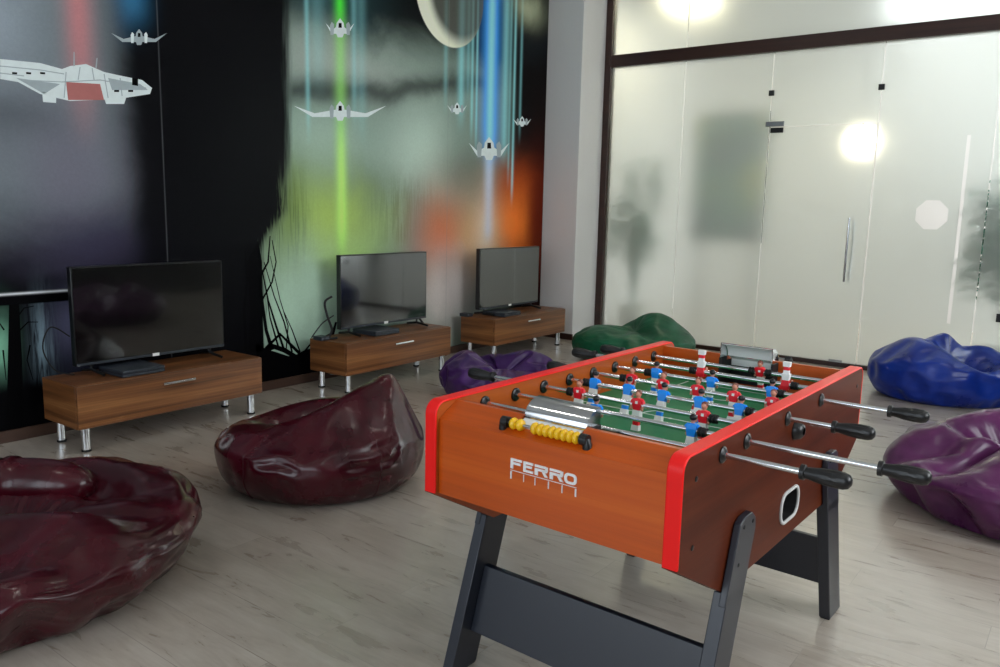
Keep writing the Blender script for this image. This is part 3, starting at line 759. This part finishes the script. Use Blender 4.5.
# legs and stretchers
for flip in (0, 1):
    V = lambda v: (L-v if flip else v)
    def vq(z, o): return V(.098+.33*z+o)
    for k in (0, 1):
        m = MB()
        if k: xa, xb, xc = W-.018, W+.020, W+.0015
        else: xa, xb, xc = -.020, .018, -.0015
        def foot(o, z): return (vq(z, o), z)
        # lower, full thickness part follows the slanted underside
        f0 = .006
        zu0, zu1 = .472, .500
        lowp = [foot(0, .004), foot(.12, .004), (vq(.466, .12), .466), (vq(.466, .035), .466), (vq(.50, 0), .506)]
        # underside height at front edge of the leg
        lowp = [foot(0, .004), foot(.12, .004), (vq(.4665, .12), .4665), (V(.268), .4665), (vq(.483, 0), .472)]
        m.prism(lowp, xa, xb, 0)
        up = [(vq(.44, 0), .44), (vq(.44, .12), .44), (vq(.60, .12), .60), (vq(.635, .105), .630), (vq(.655, .07), .652), (vq(.655, .02), .650), (vq(.64, 0), .638)]
        if k: m.prism(up, xc, xb, 0)
        else: m.prism(up, xb if False else xa, xc, 0)
        lo = m.build('leg', M['leg_paint'], ft, bevel=.0025)
        for z_, o_ in ((.625, .03), (.625, .088), (.53, .04)):
            xs = xb if k else xa
            q = [(0, .006), (.002, .0055), (.003, .002)]
            if not k: q = [(-a, b) for a, b in q[::-1]]
            MB().lathe(q, (xs, vq(z_, o_), z_), 0, 10).build('bolt', M['black_plastic'], lo, smooth=40)
        MB().prism([foot(.002, 0), foot(.118, 0), foot(.118, .0045), foot(.002, .0045)], xa+.003, xb-.003, 0).build('glide', M['rubber'], lo)
    s0, s1 = .12, .312
    q = [(vq(s0, .05), s0), (vq(s0, .07), s0), (vq(s1, .07), s1), (vq(s1, .05), s1)]
    MB().prism(q, .0185, W-.0185, 0).build('stretcher', M['leg_paint'], ft, bevel=.002)

# ------------------------------------------------------------------ televisions, stands, consoles
SX0, SX1, SZ0, SZ1, SLN = -.40, 0.0, .14, .385, 1.22
def make_stand():
    t = thing('tv_stand', '', 'tv stand')
    b = MB()
    b.box(SX0, SX1-.02, .0185, SLN-.0185, SZ1-.018, SZ1); b.box(SX0, SX1-.02, .0185, SLN-.0185, SZ0, SZ0+.018)
    b.mi = 1; b.box(SX0, SX1-.02, 0, .018, SZ0, SZ1-.0005); b.box(SX0, SX1-.02, SLN-.018, SLN, SZ0, SZ1-.0005); b.mi = 0
    b.box(SX0, SX0+.010, .018, SLN-.018, SZ0+.018, SZ1-.018)
    b.build('cabinet', [M['walnut'], M['walnut_end']], t, bevel=.0012)
    dr = MB().box(SX1-.0195, SX1, .002, SLN-.002, SZ0+.002, SZ1-.003).build('drawer_front', M['walnut'], t, bevel=.0015)
    h = MB(); hy = .60; hz = .325
    h.tube([(SX1+.028, hy-.105, hz), (SX1+.028, hy+.105, hz)], .0085, 12)
    for s in (-.075, .075): h.tube([(SX1-.001, hy+s, hz), (SX1+.028, hy+s, hz)], .005, 8)
    ho = h.build('handle', M['chrome'], dr, smooth=40); ho['label'] = 'chrome bar handle'
    for x in (SX0+.06, SX1-.05):
        for y in (.06, SLN-.06):
            lg_ = MB().tube([(x, y, .012), (x, y, SZ0)], .024, 20).build('leg', M['chrome'], t, smooth=40); lg_['label'] = 'chrome tube leg'
            MB().tube([(x, y, 0), (x, y, .0125)], .026, 20).build('foot_cap', M['rubber'], lg_, smooth=40)
    return t
def make_tv():
    t = thing('television', '', 'television')
    wd, hh, th_ = .975, .575, .045
    b = MB(); b.box(-th_, 0, 0, wd, 0, hh)
    b.box(-th_-.03, -th_+.001, .2, .8, .06, .36)
    bz = b.build('body', M['tv_bezel'], t, bevel=.004)
    MB().box(-.001, .0015, .008, wd-.008, .020, hh-.008).build('screen', M['screen'], t)
    MB().box(-.0005, .0022, 0.004, wd-.004, .003, .016).build('chin_strip', M['console'], t)['label'] = 'thin grey strip along the lower edge'
    MB().box(0, .0035, wd/2-.022, wd/2+.022, .001, .019).build('badge', M['white'], t)['label'] = 'small light maker badge'
    for y in (.10, .875):
        f = MB()
        f.tube([(-.02, y, .005), (-.02, y, -.03), (.10, y+.01, -.048)], [.011, .011, .009], 8)
        f.tube([(-.02, y, -.03), (-.13, y, -.048)], [.011, .009], 8)
        f.build('foot', M['tv_bezel'], t, smooth=50)
    return t
def make_console():
    t = thing('game_console', '', 'game console')
    MB().box(-.265, 0, 0, .265, .004, .020).build('lower_shell', M['console'], t, bevel=.003)
    MB().box(-.262, -.003, .003, .262, .020, .0245).build('slot_band', M['console_dark'], t)
    MB().box(-.265, 0, 0, .265, .0245, .041).build('upper_shell', M['console'], t, bevel=.003)
    for x in (-.24, -.025):
        for y in (.025, .24): MB().lathe([(0, .008), (.0045, .008)], (x, y, 0), 2, 10).build('rubber_foot', M['rubber'], t)
    return t
st, tv, gc = make_stand(), make_tv(), make_console()
SPEC = [ # stand origin (front right bottom corner on floor), rz, tv corner, console corner, words
 ((-2.955, .412), .012, (-3.20, .530, .447), (-2.985, .69), .03, 'leftmost of three'),
 ((-2.945, 2.36), .03, (-3.20, 2.530, .445), (-3.03, 2.74), .02, 'middle of three'),
 ((-2.955, 4.165), .012, (-3.20, 4.235, .447), (-2.99, 4.36), .02, 'farthest of three')]
for i, (so, rz_, to, cs, rc, wds) in enumerate(SPEC):
    s_, v_, g_ = (st, tv, gc) if i == 0 else (copy_tree(st), copy_tree(tv), copy_tree(gc))
    s_.location = (so[0], so[1], 0); s_.rotation_euler.z = rz_
    v_.location = to; v_.rotation_euler.z = .0
    g_.location = (cs[0], cs[1], .3852); g_.rotation_euler.z = rc
    s_['label'] = 'low walnut tv stand on chrome legs against the mural, ' + wds; s_['group'] = 'walnut tv stands along the mural'
    v_['label'] = 'black flat television on a walnut stand, ' + wds; v_['group'] = 'televisions on walnut stands'
    g_['label'] = 'flat dark game console under the television, ' + wds; g_['group'] = 'game consoles under the televisions'
# cables
def cable(pts, r, label):
    cu = [Vector(p) for p in pts]; fine = []
    for i in range(len(cu)-1):
        p0, p1, p2, p3 = cu[max(i-1, 0)], cu[i], cu[i+1], cu[min(i+2, len(cu)-1)]
        for k in range(8):
            t_ = k/8; fine.append(.5*((2*p1)+(p2-p0)*t_+(2*p0-5*p1+4*p2-p3)*t_*t_+(3*p1-p0-3*p2+p3)*t_**3))
    fine.append(cu[-1])
    return tag(MB().tube(fine, r, 8).build('cable', M['rubber'], None, smooth=60), label, 'cable')
cable([(-3.25, .53, .62), (-3.28, .44, .68), (-3.30, .40, .56), (-3.28, .45, .43), (-3.27, .55, .392)], .004, 'thin black cable looping beside the leftmost television')
cable([(-3.275, 2.51, .70), (-3.285, 2.45, .66), (-3.25, 2.44, .56), (-3.18, 2.425, .46), (-3.19, 2.40, .397), (-3.16, 2.46, .397)], .009, 'black cable hanging from the left side of the middle television')
cable([(-3.28, 2.53, .55), (-3.30, 2.44, .50), (-3.31, 2.38, .44), (-3.315, 2.34, .394)], .005, 'thin black cable curling on the left end of the middle stand')
cable([(-3.28, 3.46, .55), (-3.33, 3.53, .48), (-3.42, 3.66, .40), (-3.46, 3.80, .30), (-3.46, 3.95, .20), (-3.44, 4.05, .01)], .010, 'black cable dropping between the middle and farthest stands')
for loc, lab in (((-3.22, 2.345, .386), 'small grey adapter box on the left end of the middle tv stand'), ((-3.30, 4.16, .386), 'small black box on the left end of the farthest tv stand')):
    t = thing('adapter', lab, 'adapter', loc)
    MB().box(-.05, .05, -.03, .05, 0, .03).build('case', M['console'], t, bevel=.004)
    MB().box(.0495, .052, 0, .015, .01, .018).build('socket', M['black_plastic'], t)

# ------------------------------------------------------------------ bean bags
VR = Vector((RM[0][0], RM[0][1], 0)).normalized()
def relax(o, grow=.06, w=.25, pin=.2, frames=22, bend=20):
    """lets the cover settle as slightly oversized cloth around its filling, so that it creases by itself"""
    me = o.data; vg = o.vertex_groups.new(name='goal')
    for v in me.vertices: vg.add([v.index], 1.0 if v.co.z < .012 else w, 'REPLACE')
    m = o.modifiers.new('cloth', 'CLOTH'); q = m.settings
    q.vertex_group_mass = 'goal'; q.pin_stiffness = pin; q.quality = 4; q.mass = .3
    q.tension_stiffness = q.compression_stiffness = 12; q.shear_stiffness = 6; q.bending_stiffness = bend
    q.tension_damping = q.compression_damping = q.shear_damping = 8; q.bending_damping = .5
    q.air_damping = 4; q.shrink_min = -grow; q.effector_weights.gravity = .05
    m.collision_settings.use_collision = False
    m.point_cache.frame_start = 1; m.point_cache.frame_end = frames
    for f in range(1, frames+1): SC.frame_set(f)
    new = bpy.data.meshes.new_from_object(o.evaluated_get(bpy.context.evaluated_depsgraph_get()))
    o.modifiers.remove(m); o.vertex_groups.clear(); o.data = new
    for v in new.vertices: v.co.z = max(v.co.z, 0)
    new.shade_smooth(); SC.frame_set(1)
    sd = o.modifiers.new('Smooth', 'SUBSURF'); sd.levels = sd.render_levels = 1
def bag(name, mat, loc, label, a, b, rim, H0, bumps, creases=(), rz=None, pw=.55, qt=.8, outline=(), lean=(), wr=.010, seed=0, contact=.74, N=130, K=76, seams=(), rx=None):
    th = np.linspace(0, 2*PI, N, endpoint=False)
    ph = np.linspace(-PI/2, PI/2, K)
    TH, PH = np.meshgrid(th, ph)
    up = PH >= 0
    uu = np.clip(-PH/(PI/2), 0, 1); al = np.clip(uu/.62, 0, 1)*PI/2
    S = np.where(up, np.clip(np.cos(PH), 0, 1)**pw, np.where(uu > .62, contact*(1-uu)/.38, contact+(1-contact)*np.cos(al)))
    ra = np.ones_like(TH)
    for n_, am, p_ in outline: ra += am*np.cos(n_*(TH-p_))
    x = a*np.cos(TH)*S*ra; y = b*np.sin(TH)*S*ra
    top = np.full_like(x, H0)
    for (am, cx, cy, sx, sy, rot) in bumps:
        c_, s_ = math.cos(rot), math.sin(rot)
        dx, dy = x-cx, y-cy; ex = (c_*dx+s_*dy)/sx; ey = (-s_*dx+c_*dy)/sy
        top = top + am*np.exp(-(ex*ex+ey*ey))
    sn = np.abs(np.sin(PH))
    z = np.where(up, rim+(np.maximum(top, rim*.55)-rim)*np.clip(sn, 0, 1)**qt, rim*(1-np.sin(al)))
    for (kx, ky, z0) in lean:
        zz = np.clip(z-z0, 0, None); x = x+kx*zz; y = y+ky*zz
    P = np.stack([x, y, z], -1)
    def normals(P):
        du = np.roll(P, -1, 1)-np.roll(P, 1, 1); dv = np.gradient(P, axis=0)
        n = np.cross(du, dv); n /= np.linalg.norm(n, axis=-1, keepdims=True)+1e-9; return n
    nrm = normals(P)
    dsp = np.zeros_like(x)
    for pts, dep, wd in creases:
        pts = np.array(pts, float); best = np.full(x.shape, 9.); tt = np.zeros_like(x); nS = len(pts)-1
        for i in range(nS):
            A, B = pts[i], pts[i+1]; d_ = B-A; t_ = np.clip(((P-A)@d_)/(d_@d_), 0, 1)
            q = np.linalg.norm(P-(A+t_[..., None]*d_), axis=-1)
            m_ = q < best; best = np.where(m_, q, best); tt = np.where(m_, (i+t_)/nS, tt)
        fade = np.clip(np.minimum(tt, 1-tt)*5, 0, 1)**.5
        dsp -= dep*fade*(np.exp(-(best/wd)**2) - .55*np.exp(-((best-2.1*wd)/(wd*1.1))**2))
    if wr:
        fl = P.reshape(-1, 3); out = np.empty(len(fl)); sd = seed*17.3
        for i, p in enumerate(fl):
            q = Vector((p[0]*5+sd, p[1]*5, p[2]*9))
            w1 = noise.noise(q); q2 = q*2.3 + Vector((w1*.8, 5, w1))
            out[i] = w1*.8 + (.5-abs(noise.noise(q2)))*.9
        dsp += wr*out.reshape(x.shape)*np.clip(z/.10, .1, 1)
    P = P + nrm*dsp[..., None]
    P[..., 2] = np.maximum(P[..., 2], 0.0)
    P[0, :, 2] = 0
    verts = [tuple(p) for p in P[1:-1].reshape(-1, 3)]
    R_ = K-2
    bot = len(verts); verts.append(tuple(P[0].mean(0))); tp = len(verts); verts.append(tuple(P[-1].mean(0)))
    faces = []
    for i in range(R_-1):
        for k in range(N):
            k2 = (k+1) % N; faces.append((i*N+k, i*N+k2, (i+1)*N+k2, (i+1)*N+k))
    for k in range(N):
        k2 = (k+1) % N; faces.append((bot, k2, k)); faces.append((tp, (R_-1)*N+k, (R_-1)*N+k2))
    me = bpy.data.meshes.new(name); me.from_pydata(verts, [], faces); me.materials.append(mat); me.shade_smooth()
    o = bpy.data.objects.new(name, me)
    COL.objects.link(o)
    root = thing('bean_bag', label, 'bean bag', (loc[0], loc[1], 0), math.atan2(VR.y, VR.x) if rz is None else rz, None)
    if rx: relax(o, **rx)
    o.name = 'cover'; o.data.name = 'cover'; o.parent = root
    # stitched seams run over the cover from the rim to the top
    V0 = [v.co.copy() for v in o.data.vertices]
    for sa in seams:
        k = int((sa % (2*PI))/(2*PI)*N) % N
        i0, i1 = int(K*.30), int(K*.86)
        pts = [V0[(i-1)*N+k] for i in range(i0, i1)]
        MB().tube(pts, .0032, 6).build('seam', mat, root, smooth=60)
    return root

# A: burgundy, centre
bag('bean_bag', M['burgundy'], (-1.672, 1.042), 'glossy burgundy bean bag with pointed back, in the middle of the floor', .52, .50, .20, .285,
    [(.235, .30, -.02, .22, .32, 0), (.06, .345, -.02, .07, .10, 0), (.10, .05, -.20, .24, .14, .25), (-.17, -.14, .10, .20, .13, .1), (.07, -.04, .34, .25, .10, 0), (.04, -.34, -.05, .2, .3, 0)],
    creases=[([(-.25,-.48,.22), (-.1,-.48,.23), (.0,-.5,.21)], .010, .02), ([(.18,-.46,.20), (.33,-.42,.21), (.42,-.3,.21)], .009, .016), ([(.18,-.46,.14), (.33,-.42,.15), (.42,-.3,.14)], .008, .016), ([(.2,-.45,.27), (.31,-.4,.28), (.4,-.3,.29)], .008, .016)],
    lean=((.08, 0, .3),), contact=.78, pw=.45, qt=.9, seed=1, wr=.003, seams=(-PI/2-.55, -PI/2+.75), rx=dict(grow=.018, bend=8, pin=.5))
# B: burgundy, near left
b_ = bag('bean_bag', M['burgundy'], (-1.69, -.49), 'large slumped burgundy bean bag cut off by the left edge', .665, .70, .21, .26,
    [(-.17, -.22, .10, .34, .08, -.06), (.05, .38, .10, .20, .40, 0), (.05, .10, .44, .45, .14, 0), (.07, .0, -.20, .5, .13, .06), (-.10, .24, .24, .16, .05, -.5), (-.07, .1, -.10, .3, .05, .15), (-.05, -.1, -.42, .5, .05, .03)],
    creases=[([(-.6,-.55,.16), (-.2,-.62,.15), (.2,-.55,.17), (.5,-.3,.18)], .018, .03)], seed=2, wr=.008, contact=.78, rx=dict(grow=.09, bend=30, pin=.17))
# C: purple left, D: green, E: blue, F: plum right
bag('bean_bag', M['purple'], (-2.12, 3.17), 'slumped violet bean bag on the floor before the farthest tv stand', .44, .42, .16, .22,
    [(.10, -.28, .0, .18, .3, 0), (-.07, .08, -.06, .22, .09, -.35), (.09, .20, .15, .25, .14, 0), (-.05, -.10, .1, .06, .2, .6)], seed=3, wr=.010, contact=.84, pw=.45, rx=dict(grow=.11, bend=12, pin=.18))
bag('bean_bag', M['green'], (-2.05, 5.16), 'dark green bean bag lying by the glass wall near the pillar', .56, .45, .17, .27,
    [(.17, .24, .12, .26, .25, 0), (.05, -.35, 0, .2, .25, 0), (-.05, .02, -.05, .07, .25, .4)], seed=4, wr=.008, rx=dict(grow=.05, bend=25, pin=.2))
bag('bean_bag', M['blue'], (.55, 5.52), 'shiny blue bean bag in front of the frosted glass wall', .575, .48, .20, .36,
    [(.12, .04, .16, .14, .12, 0), (-.30, .10, -.14, .12, .20, -.35), (.10, -.28, -.02, .2, .3, 0), (-.07, .38, -.05, .2, .16, 0), (.05, .40, .18, .15, .15, 0)], seed=5, wr=.005, contact=.82, pw=.45, rx=dict(grow=.05, bend=25, pin=.28))
bag('bean_bag', M['plum'], (1.29, 2.94), 'plum purple bean bag at the right behind the foosball handles', .61, .62, .19, .35,
    [(.09, .05, .28, .4, .10, .1), (-.09, .0, .13, .5, .06, .08), (.07, .1, -.12, .38, .10, .25), (-.09, -.1, .0, .4, .05, .3), (-.08, -.45, -.1, .16, .3, 0), (.06, -.30, .10, .06, .20, .9), (-.07, .2, -.30, .4, .05, .3)],
    creases=[([(-.5,-.25,.22), (-.2,-.42,.24), (.1,-.45,.26)], .014, .02), ([(-.52,.0,.26), (-.25,-.1,.33), (.1,-.12,.36)], .014, .02)], seed=6, wr=.010, contact=.8, rx=dict(grow=.08, bend=22, pin=.2))
# gathered neck of the near bag
nk = MB()
prof = [(-.34, .07), (-.32, .10), (-.24, .112), (-.14, .108), (-.06, .104), (-.035, .106), (-.03, .114), (-.005, .114), (0, .106), (.06, .107), (.14, .104), (.22, .092), (.29, .066), (.33, .03)]
nk.lathe(prof, (-.115, .33, .255), 0, 40)
nk.build('gathered_neck', M['burgundy'], b_, smooth=60)

# ------------------------------------------------------------------ light
def area(name, loc, rot, sx, sy, e, col):
    l = bpy.data.lights.new(name, 'AREA'); l.shape = 'RECTANGLE'; l.size = sx; l.size_y = sy; l.energy = e; l.color = col
    o = bpy.data.objects.new(name, l); COL.objects.link(o); o.location = loc; o.rotation_euler = rot; return o
for i, (a, b) in enumerate(WIN):
    area('window_daylight', ((a+b)/2, YB-.16, (WZ0+WZ1)/2), (PI/2, 0, 0), b-a-.02, WZ1-WZ0-.02, (20, 46, 44)[i], (.82, .91, 1.0))
area('side_window_daylight', (XR+.16, (RW[0]+RW[1])/2, (RW[2]+RW[3])/2), (0, PI/2, 0), RW[3]-RW[2]-.02, RW[1]-RW[0]-.02, 110, (.92, .97, 1.0))
# beyond the glass: daylight from the right, a ceiling light and an added fill
area('far_room_daylight', (XR-.02, 8.0, 2.0), (0, PI/2, 0), 3.2, 3.0, 235, (.93, .97, 1.0))
area('far_room_ceiling_and_fill', (-2.7, 7.4, ZC-.02), (0, 0, 0), .5, .5, 22, (1.0, .88, .60))
area('far_room_ceiling_and_fill', (-.3, 9.0, ZC-.02), (0, 0, 0), 1.2, .6, 18, (.95, .98, 1.0))  # added fill without a fixture, brightens the far wall behind the pale octagon
for i, (x, y) in enumerate(((-1.6, -.8), (-1.6, 2.4), (-1.6, 5.0), (1.4, -.8), (1.4, 2.4), (1.4, 5.0))):
    cl = thing('ceiling_light', 'recessed square ceiling light', 'ceiling light', (x, y, ZC-.004), 0, 'recessed ceiling lights')
    m = MB(); m.prism([(-.11, -.11), (.11, -.11), (.11, .11), (-.11, .11)], -.012, .004, 2, holes=[[(-.09, -.09), (.09, -.09), (.09, .09), (-.09, .09)]]); m.build('trim_ring', M['white'], cl, bevel=.002)
    MB().box(-.09, .09, -.09, .09, -.004, .004).build('diffuser', M['lamp'], cl)
    area('ceiling_lamp', (x, y, ZC-.02), (0, 0, 0), .2, .2, 3, (1.0, .96, .88))
wd = bpy.data.worlds.new('World'); SC.world = wd; wd.use_nodes = True
wd.node_tree.nodes['Background'].inputs[0].default_value = (.75, .87, 1, 1); wd.node_tree.nodes['Background'].inputs[1].default_value = .6

SC.view_settings.view_transform = 'Standard'; SC.view_settings.look = 'None'; SC.view_settings.gamma = 1
SC.view_settings.use_curve_mapping = False; SC.view_settings.exposure = 0.18
SC.cycles.use_denoising = True
SC.cycles.max_bounces = 10; SC.cycles.transmission_bounces = 8
